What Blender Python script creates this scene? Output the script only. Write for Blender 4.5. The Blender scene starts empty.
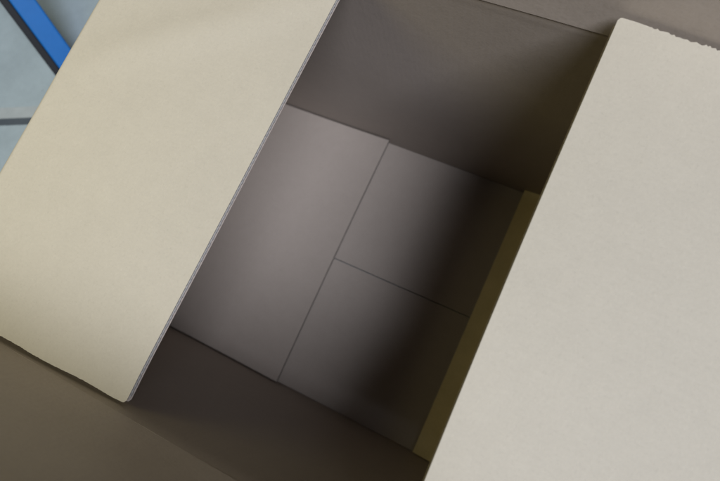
import bpy, math, random
from mathutils import Vector, Matrix, noise
random.seed(7)
S = bpy.context.scene
COL = S.collection

# ---------------------------------------------------------------- camera
cd = bpy.data.cameras.new('camera'); cam = bpy.data.objects.new('camera', cd); COL.objects.link(cam)
S.camera = cam
FPX = 518.75
cd.sensor_width = 36.0; cd.lens = FPX / 720 * 36.0
cd.clip_start = 0.01; cd.clip_end = 100
CX = Vector((0.89432149, 0.41636724, -0.16379068))      # image right
CY = Vector((0.37933188, -0.89971321, -0.21592469))     # image down
CZ = Vector((-0.23726861, 0.13097507, -0.96257423))     # view direction
CP = Vector((0.40423315, 0.13685154, 0.74872142))
m = Matrix((CX, -CY, -CZ)).transposed().to_4x4(); m.translation = CP
cam.matrix_world = m
cd.dof.use_dof = True; cd.dof.focus_distance = 0.44; cd.dof.aperture_fstop = 6.3

# ---------------------------------------------------------------- world and lamps
w = bpy.data.worlds.new('World'); S.world = w; w.use_nodes = True
bg = w.node_tree.nodes['Background']
bg.inputs[0].default_value = (0.80, 0.90, 1.0, 1); bg.inputs[1].default_value = 0.02
S.view_settings.view_transform = 'Standard'; S.view_settings.look = 'None'
S.view_settings.exposure = 0; S.view_settings.gamma = 1

def area(name, loc, aim, sx, sy, power, col):
    d = bpy.data.lights.new(name, 'AREA'); d.shape = 'RECTANGLE'; d.size = sx; d.size_y = sy
    d.energy = power; d.color = col
    o = bpy.data.objects.new(name, d); COL.objects.link(o)
    o.location = loc
    o.rotation_euler = (Vector(aim) - Vector(loc)).to_track_quat('-Z', 'Y').to_euler()
    return o
area('ceiling_lamp', (2.32, -0.58, 4.12), (0.30, 0.2, 0.3), 1.95, 2.3, 280, (0.845, 0.884, 1.0))
area('workshop_lamp', (-0.30, 0.12, 0.97), (0.15, 0.2, 0.35), 0.10, 0.5, 2.2, (1.0, 0.90, 0.43))

# ---------------------------------------------------------------- materials
def mat(name, base, rough=0.75, spec=0.25, var=0.06, scale=9.0, grain=0.05, bump=0.06, stretch=(1, 1, 1), specks=0.0, wash=None, fibre=0.0):
    mt = bpy.data.materials.new(name); mt.use_nodes = True
    nt = mt.node_tree; N = nt.nodes; K = nt.links.new
    b = N['Principled BSDF']; b.inputs['Roughness'].default_value = rough
    b.inputs['Specular IOR Level'].default_value = spec
    tc = N.new('ShaderNodeTexCoord'); mp = N.new('ShaderNodeMapping'); mp.inputs['Scale'].default_value = stretch
    K(tc.outputs['Object'], mp.inputs[0])
    def nz(sc, det, src=mp):
        n = N.new('ShaderNodeTexNoise'); n.inputs['Scale'].default_value = sc; n.inputs['Detail'].default_value = det
        K(src.outputs[0], n.inputs['Vector']); return n.outputs['Fac']
    def mth(op, a, c):
        n = N.new('ShaderNodeMath'); n.operation = op
        for i, v in enumerate((a, c)):
            if isinstance(v, (int, float)): n.inputs[i].default_value = v
            else: K(v, n.inputs[i])
        return n.outputs[0]
    big = nz(scale, 5); fine = nz(420, 3); mid = nz(70, 4)
    f = mth('ADD', mth('MULTIPLY', mth('SUBTRACT', big, 0.5), var * 2), mth('MULTIPLY', mth('SUBTRACT', fine, 0.5), grain * 2))
    f = mth('ADD', f, mth('MULTIPLY', mth('SUBTRACT', mid, 0.5), grain * 1.4))
    f = mth('ADD', f, 1.0)
    if fibre:                                  # short paper fibres, lighter and darker
        for k, (st, rot) in enumerate((((260, 1500, 400), 0.5), ((1500, 300, 400), -0.4), ((700, 420, 500), 1.1))):
            m2 = N.new('ShaderNodeMapping'); m2.inputs['Scale'].default_value = st; m2.inputs['Rotation'].default_value = (0.3*k, 0.2, rot)
            K(tc.outputs['Object'], m2.inputs[0])
            q = nz(1.0, 2, m2)
            rp = N.new('ShaderNodeMapRange'); rp.inputs[1].default_value = 0.60; rp.inputs[2].default_value = 0.78
            K(q, rp.inputs[0])
            f = mth('ADD', f, mth('MULTIPLY', rp.outputs[0], fibre*(1 if k == 1 else -1)))
    if specks:
        v = N.new('ShaderNodeTexVoronoi'); v.inputs['Scale'].default_value = 60; K(tc.outputs['Object'], v.inputs['Vector'])
        s = mth('LESS_THAN', v.outputs['Distance'], 0.075)
        sel = N.new('ShaderNodeSeparateColor'); K(v.outputs['Color'], sel.inputs[0])
        s = mth('MULTIPLY', s, mth('GREATER_THAN', sel.outputs[0], 0.90))
        f = mth('SUBTRACT', f, mth('MULTIPLY', s, specks))
    mx = N.new('ShaderNodeVectorMath'); mx.operation = 'SCALE'; mx.inputs[0].default_value = base
    K(f, mx.inputs['Scale']); K(mx.outputs[0], b.inputs['Base Color'])
    h = mth('ADD', mth('MULTIPLY', fine, 0.5), mid)
    if wash:                                   # faint washboard relief of the flutes under the liner
        wv = N.new('ShaderNodeTexWave'); wv.bands_direction = wash; wv.inputs['Scale'].default_value = 1 / 0.0062 / 3.18
        wv.inputs['Distortion'].default_value = 0.4
        K(tc.outputs['Object'], wv.inputs['Vector'])
        h = mth('ADD', h, mth('MULTIPLY', wv.outputs['Fac'], 0.12))
    bp = N.new('ShaderNodeBump'); bp.inputs['Strength'].default_value = bump; bp.inputs['Distance'].default_value = 0.002
    K(h, bp.inputs['Height']); K(bp.outputs[0], b.inputs['Normal'])
    return mt
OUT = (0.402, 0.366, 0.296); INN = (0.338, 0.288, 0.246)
M = {
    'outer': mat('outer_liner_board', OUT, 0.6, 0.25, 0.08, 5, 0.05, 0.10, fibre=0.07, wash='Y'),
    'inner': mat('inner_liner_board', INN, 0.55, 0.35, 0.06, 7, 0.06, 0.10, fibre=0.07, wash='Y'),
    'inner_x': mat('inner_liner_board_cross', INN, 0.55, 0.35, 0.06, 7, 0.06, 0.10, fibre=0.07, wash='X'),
    'flute_shade': mat('flute_shade', (0.15, 0.14, 0.13), 0.9, 0.1, 0.2, 60, 0.2, 0.3),  # dark base stands in for the shade inside cut flutes and along the seam
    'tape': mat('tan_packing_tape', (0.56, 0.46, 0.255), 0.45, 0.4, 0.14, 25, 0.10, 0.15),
    'edge': mat('cut_board', (0.33, 0.31, 0.285), 0.9, 0.1, 0.1, 30, 0.12, 0.2),
    'flute': mat('fluting_paper', (0.28, 0.265, 0.25), 0.9, 0.1, 0.1, 30, 0.12, 0.2),
    'concrete': mat('concrete', (0.32, 0.38, 0.39), 0.7, 0.3, 0.16, 14, 0.10, 0.25, specks=0.3),
    'mortar': mat('mortar', (0.35, 0.38, 0.37), 0.85, 0.2, 0.12, 30, 0.12, 0.3),
    'sealant': mat('sealant', (0.075, 0.09, 0.10), 0.7, 0.3, 0.15, 30, 0.1, 0.2),
    'blue': mat('blue_paint', (0.006, 0.115, 0.37), 0.5, 0.25, 0.10, 25, 0.05, 0.10, specks=0.3),
    'side': mat('black_side', (0.012, 0.013, 0.016), 0.7, 0.3, 0.15, 40, 0.08, 0.1),
}

# ---------------------------------------------------------------- mesh helpers
def mesh(name, V, F, material, parent=None, smooth=False):
    me = bpy.data.meshes.new(name); me.from_pydata([tuple(v) for v in V], [], F); me.update()
    me.materials.append(material)
    if smooth:
        for p in me.polygons: p.use_smooth = True
        me.set_sharp_from_angle(angle=math.radians(35))
    o = bpy.data.objects.new(name, me); COL.objects.link(o)
    if parent:
        o.parent = parent
        p = parent; loc = Vector((0, 0, 0))
        while p: loc += p.location; p = p.parent
        o.matrix_parent_inverse = Matrix.Translation(-loc) if parent.type == 'EMPTY' else Matrix.Identity(4)
    return o

def sheet(fn, us, vs, w0, w1, uoff=None):
    """closed board: fn(u, v, w) -> point; w0 the face, w1 the back; uoff(v, end) frays the two ends"""
    nu, nv = len(us), len(vs); V = []; F = []
    for w in (w0, w1):
        for j, v in enumerate(vs):
            for i, u in enumerate(us):
                V.append(fn(u, v, w))
    if uoff:
        for k, w in enumerate((w0, w1)):
            for j, v in enumerate(vs):
                for end, i in ((0, 0), (1, nu - 1)):
                    V[k*nu*nv + j*nu + i] = fn(us[i] + uoff(j, end), v, w)
    a = nu * nv
    for j in range(nv - 1):
        for i in range(nu - 1):
            q = [j*nu+i, j*nu+i+1, (j+1)*nu+i+1, (j+1)*nu+i]
            F.append(q); F.append([a+x for x in reversed(q)])
    ring = [(j, 0) for j in range(nv-1, 0, -1)] + [(0, i) for i in range(nu-1)] + [(j, nu-1) for j in range(nv-1)] + [(nv-1, i) for i in range(nu-1, 0, -1)]
    idx = [j*nu+i for j, i in ring]
    for k in range(len(idx)):
        p, q = idx[k], idx[(k+1) % len(idx)]
        F.append([q, p, a+p, a+q])
    return V, F

def lin(a, b, n): return [a + (b-a)*i/n for i in range(n+1)]

def box_mesh(name, c0, c1, material, parent, bevel=0.0):
    (x0, y0, z0), (x1, y1, z1) = c0, c1
    V = [(x, y, z) for z in (z0, z1) for y in (y0, y1) for x in (x0, x1)]
    F = [[0, 2, 3, 1], [4, 5, 7, 6], [0, 1, 5, 4], [2, 6, 7, 3], [0, 4, 6, 2], [1, 3, 7, 5]]
    o = mesh(name, V, F, material, parent)
    if bevel:
        b = o.modifiers.new('bevel', 'BEVEL'); b.width = bevel; b.segments = 3
    return o

# ---------------------------------------------------------------- setting: concrete floor with its joint
T = 0.007                      # double wall board
L, W, H = 0.618, 0.400, 0.3832 # inside length, width and height
ZF = -2*T - 0.0022             # top of the concrete
floor = mesh('concrete_floor', [(-6, -6, ZF), (6, -6, ZF), (6, 6, ZF), (-6, 6, ZF)], [[0, 1, 2, 3]], M['concrete'])
floor['kind'] = 'structure'; floor['label'] = 'blue grey concrete floor under the cardboard box'; floor['category'] = 'floor'
def strip(name, p, d, w0, w1, z0, z1, material, parent):
    d = Vector((d[0], d[1], 0)).normalized(); n = Vector((-d.y, d.x, 0)); p = Vector((p[0], p[1], 0))
    V = []
    for z in (z0, z1):
        for s, q in ((-3, w0), (3, w0), (3, w1), (-3, w1)):
            v = p + d*s + n*q; V.append((v.x, v.y, z))
    return mesh(name, V, [[3, 2, 1, 0], [4, 5, 6, 7], [0, 1, 5, 4], [1, 2, 6, 5], [2, 3, 7, 6], [3, 0, 4, 7]], material, parent)
jp, jd = (-0.495, 0.1847), (0.0561, 0.0235)
strip('joint_sealant', jp, jd, -0.008, 0.005, ZF-0.004, ZF+0.0012, M['sealant'], floor)
strip('joint_mortar', jp, jd, 0.0052, 0.027, ZF-0.004, ZF+0.0018, M['mortar'], floor)

# ---------------------------------------------------------------- the cardboard box
box = bpy.data.objects.new('cardboard_box', None); COL.objects.link(box)
box.location = (L/2, W/2, -2*T)
box['label'] = 'large open double wall cardboard box with two flaps folded in over its empty inside'
box['category'] = 'box'

# walls, leaning a hair so that no face is perfectly flat
def wall(name, p0, p1, out, material, z1):
    p0 = Vector(p0); p1 = Vector(p1); out = Vector(out); d = p1 - p0
    def fn(u, v, w_):
        q = p0 + d*u; z = -2*T + 0.0005 + (z1 + 2*T - 0.0005)*v
        e = 0.0022*noise.noise(Vector((u*2.2 + p0.x*7, v*2.0, p0.y*9 + out.x*3))) * math.sin(math.pi*min(1, max(0, v)))
        if w_ == 0:                                                             # soft lip, then the score line
            e += (0.0002 if out.y > 0 else 0.0)*math.exp(-((v-0.982)/0.010)**2)
        if out.y < 0: e -= 0.0008*max(0, (v-0.95)/0.05)**2                     # this fold is rolled, not sharp
        return q + out*(w_*T - e) + Vector((0, 0, z))
    vs = lin(0, 0.93, 24) + lin(0.94, 0.99, 10) + [0.9945, 0.9950, 1.0]
    return mesh(name, *sheet(fn, lin(0, 1, 40), vs, 0, 1), material, box, True)
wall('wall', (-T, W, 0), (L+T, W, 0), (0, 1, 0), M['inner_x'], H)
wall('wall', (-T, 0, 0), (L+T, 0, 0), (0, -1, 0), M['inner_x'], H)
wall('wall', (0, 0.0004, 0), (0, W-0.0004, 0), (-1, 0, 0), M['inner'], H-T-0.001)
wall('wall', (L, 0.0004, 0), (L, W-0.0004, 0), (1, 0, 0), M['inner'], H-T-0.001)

# bottom flaps: the near and far pair outside, the left and right pair lying over them
FL = 0.1975
def bottom(name, fn, material, nu=30, nv=16):
    return mesh(name, *sheet(fn, lin(0, 1, nu), lin(0, 1, nv), 0, 1), material, box, True)
def wob(x, y, s): return 0.0009*noise.noise(Vector((x*6, y*6, s)))
def bl(u, v, w_):
    x = 0.0006 + (0.1965 - 0.0012*math.sin(u*3))*v; y = 0.002 + (W-0.004)*u
    return Vector((x, y, 0.008*v*v + wob(x, y, 1.5) - w_*T))
def br(u, v, w_):
    xe = 0.4095 + 0.0020*u
    x = L - 0.0006 - (L - 0.0006 - xe)*v; y = 0.0015 + (W-0.003)*u
    return Vector((x + 0.5*T*w_*max(0, v-0.7), y, 0.010*4*v*(1-v) + 0.001 + wob(x, y, 4.5) - w_*T))   # bowed up, not pressed flat
def bn(u, v, w_):
    x = 0.002 + (L-0.004)*u; y = 0.0006 + 0.1983*v
    return Vector((x, y, -T - 0.0004 - w_*(T-0.001) + 0.3*wob(x, y, 7.5)))
def bf(u, v, w_):
    x = 0.002 + (L-0.004)*u; y = W - 0.0006 - 0.1992*v
    return Vector((x, y, -T - 0.0004 - w_*(T-0.001) + 0.3*wob(x, y, 9.5)))
o = mesh('bottom_flap', *sheet(bl, lin(0, 1, 30), lin(0, 0.998, 16), 0.09, 0.91), M['flute_shade'], box, True)
for a, b in ((0, 0.088), (0.912, 1.0)):                       # liners stand past the dark core at the cut edge
    mesh('liner', *sheet(bl, lin(0, 1, 30), lin(0, 1, 16), a, b), M['inner'], o, True)
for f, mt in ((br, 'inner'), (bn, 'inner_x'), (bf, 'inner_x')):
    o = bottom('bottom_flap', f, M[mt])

# tan packing tape stuck down along the free edge of one bottom flap
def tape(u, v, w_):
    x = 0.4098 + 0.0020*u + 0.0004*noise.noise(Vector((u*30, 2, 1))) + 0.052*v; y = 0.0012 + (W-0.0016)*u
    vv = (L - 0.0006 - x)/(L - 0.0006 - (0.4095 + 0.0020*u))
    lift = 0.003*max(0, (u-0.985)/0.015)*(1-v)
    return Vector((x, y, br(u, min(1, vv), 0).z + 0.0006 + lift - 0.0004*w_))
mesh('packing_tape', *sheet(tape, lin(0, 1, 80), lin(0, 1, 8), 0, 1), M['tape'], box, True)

# top flaps folded in: liners, core and the two rows of fluting that show at the free edge
def top_flap(fn, F, frays):
    us = lin(0, W-0.005, 120)
    NV = 160
    vs = lin(0, F, NV)
    core = mesh('top_flap', *sheet(fn, lin(0.0012, W-0.0062, 60), lin(0.001, F-0.012, 30), 0.0006, T-0.0006), M['edge'], box, True)
    rnd = random.Random(3 + int(frays*100))
    prof = [[((rnd.random()-0.5)*0.0019*(1 if rnd.random() < 0.6 else 0.2)*min(1, max(0, (NV-j)/NV*F-0.018)/0.01) if frays else (rnd.random()-0.5)*0.0004) + 0.0005*math.sin(j*0.11+e*2) for j in range(NV+1)] for e in (0, 1)]
    def fray(j, e):
        v = j/NV; r = 0.0026                              # rounded free corner
        d = (1-v)*F
        cut = r - math.sqrt(max(0, r*r - (r-d)**2)) if d < r else 0
        return prof[e][j]*min(1, d/0.012) + (cut if e == 0 else -cut)
    mesh('outer_liner', *sheet(fn, us, vs, 0, 0.00055, fray), M['outer'], core, True)
    mesh('inner_liner', *sheet(fn, us, vs, T-0.00055, T, fray), M['inner'], core, True)
    ue = lin(0.004, W-0.009, 100)
    mesh('middle_liner', *sheet(fn, ue, lin(F-0.013, F-0.0001, 3), T/2-0.00025, T/2+0.00025), M['edge'], core, True)
    for wc, pitch, ph in ((T*0.27, 0.0052, 0.0), (T*0.73, 0.0064, 1.0)):
        amp = T*0.23 - 0.00065
        n = int((W-0.014)/pitch*10)
        ur = lin(0.005, W-0.010, n)
        def rib(u, v, w_, wc=wc, pitch=pitch, ph=ph, amp=amp):
            return fn(u, v, wc + amp*math.sin(u/pitch*2*math.pi + ph) + w_)
        mesh('fluting', *sheet(rib, ur, [F-0.0115, F-0.006, F-0.0004], -0.00016, 0.00016), M['flute'], core, True)
    return core

FLL, FLR = 0.2065, 0.2020
def left_fn(u, v, w_):
    y = 0.0025 + u
    t = v/FLL; k = u/W
    x = -0.0045 + (0.2020 + 0.0070*k)*t
    z = H - 0.0112*t + 0.0022*math.sin(math.pi*t)*(0.6+0.4*math.cos(3*k))
    z += 0.0034*math.exp(-((k-0.56-0.365*t)/0.065)**2)*4*t*(1-t)                       # soft dent across the flap, added to shade a dark band
    z -= 0.0012*math.exp(-(u/0.022)**2)*(0.5+0.5*t)                        # end bent down
    r = max(0, 1 - v/0.006); z -= 0.005*r*r                                # rolled fold
    z += 0.0006*noise.noise(Vector((u*8, v*8, 3.0)))
    sl = -0.0112/FLL
    return Vector((x + w_*sl, y, z - w_))
def right_fn(u, v, w_):
    y = W - 0.0028 - u
    t = v/FLR; k = u/W
    bow = 0.0018*math.sin(math.pi*min(1, max(0, k)))
    x = L + 0.0045 - (0.2018 + bow)*t
    z = H + 0.0258*t + 0.0020*math.sin(math.pi*t)
    z -= 0.0010*math.exp(-(u/0.02)**2)*max(0, (t-0.7)/0.3)**2             # far free corner droops
    r = max(0, 1 - v/0.006); z -= 0.005*r*r
    z += 0.0006*noise.noise(Vector((u*8, v*8, 13.0)))
    sl = 0.0258/FLR
    return Vector((x - w_*sl, y, z - w_))
top_flap(left_fn, FLL, 0)
top_flap(right_fn, FLR, 1)

# the other two top flaps stand up and lean outwards
def up_flap(y0, sgn, lean, length=0.2):
    c, s = math.cos(lean), math.sin(lean)
    def fn(u, v, w_):
        x = 0.003 + (L-0.006)*u; d = v*length
        b = 0.004*math.sin(math.pi*v)*math.sin(2*u+0.5)
        g = 0.0                                   # score groove
        n = w_*T + g + b + 0.0008*noise.noise(Vector((u*5, v*4, y0*5+2)))
        return Vector((x, y0 + sgn*(s*d + c*n), H - 0.0002 + c*d - s*n*1.0 + (s*T if False else 0)))
    vs = [0, .0025, .006, .011, .015, .02, .03, .045, .07] + lin(.1, 1, 24)
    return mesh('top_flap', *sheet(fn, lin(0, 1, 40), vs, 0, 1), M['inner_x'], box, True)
up_flap(-0.0008, -1, math.radians(4))
up_flap(W-0.0010, 1, math.radians(2.5))

# ---------------------------------------------------------------- blue steel brace beside the box
def ray(px, py, z):
    d = CX*((px-360)/FPX) + CY*((py-240.5)/FPX) + CZ
    t = (z - CP.z)/d.z
    return CP + d*t
foot = ray(90, 93, ZF); mid = ray(22.5, 0, 0.115)
ax = (mid - foot).normalized(); n = (CP - foot).cross(ax).normalized()   # n across, seen sideways from the box
up = ax.cross(n).normalized()
if up.z < 0: up = -up
n = up.cross(ax).normalized()
root = bpy.data.objects.new('steel_brace', None); COL.objects.link(root)
root.location = foot
root['label'] = 'slanting blue painted steel brace with a black rubber strip, standing on concrete'
root['category'] = 'brace'
def beam(name, n0, n1, u0, u1, l0, l1, material, bev):
    V = []
    for l in (l0, l1):
        for a, b in ((n0, u0), (n1, u0), (n1, u1), (n0, u1)):
            V.append(foot + ax*l + n*a + up*b)
    F = [[3, 2, 1, 0], [4, 5, 6, 7], [0, 1, 5, 4], [1, 2, 6, 5], [2, 3, 7, 6], [3, 0, 4, 7]]
    o = mesh(name, V, F, material, root)
    b = o.modifiers.new('bevel', 'BEVEL'); b.width = bev; b.segments = 4
    return o
wide = 0.0175
beam('tube', -wide, wide, -0.022, 0.0, 0.0, 0.75, M['blue'], 0.003)
beam('side_strip', wide+0.0002, wide+0.0125, -0.018, -0.003, 0.0, 0.75, M['side'], 0.002)  # near-black strip along one side of the tube
pl = foot
box_mesh('base_plate', (pl.x-0.05, pl.y-0.05, ZF), (pl.x+0.05, pl.y+0.05, ZF+0.006), M['blue'], root, 0.0015)
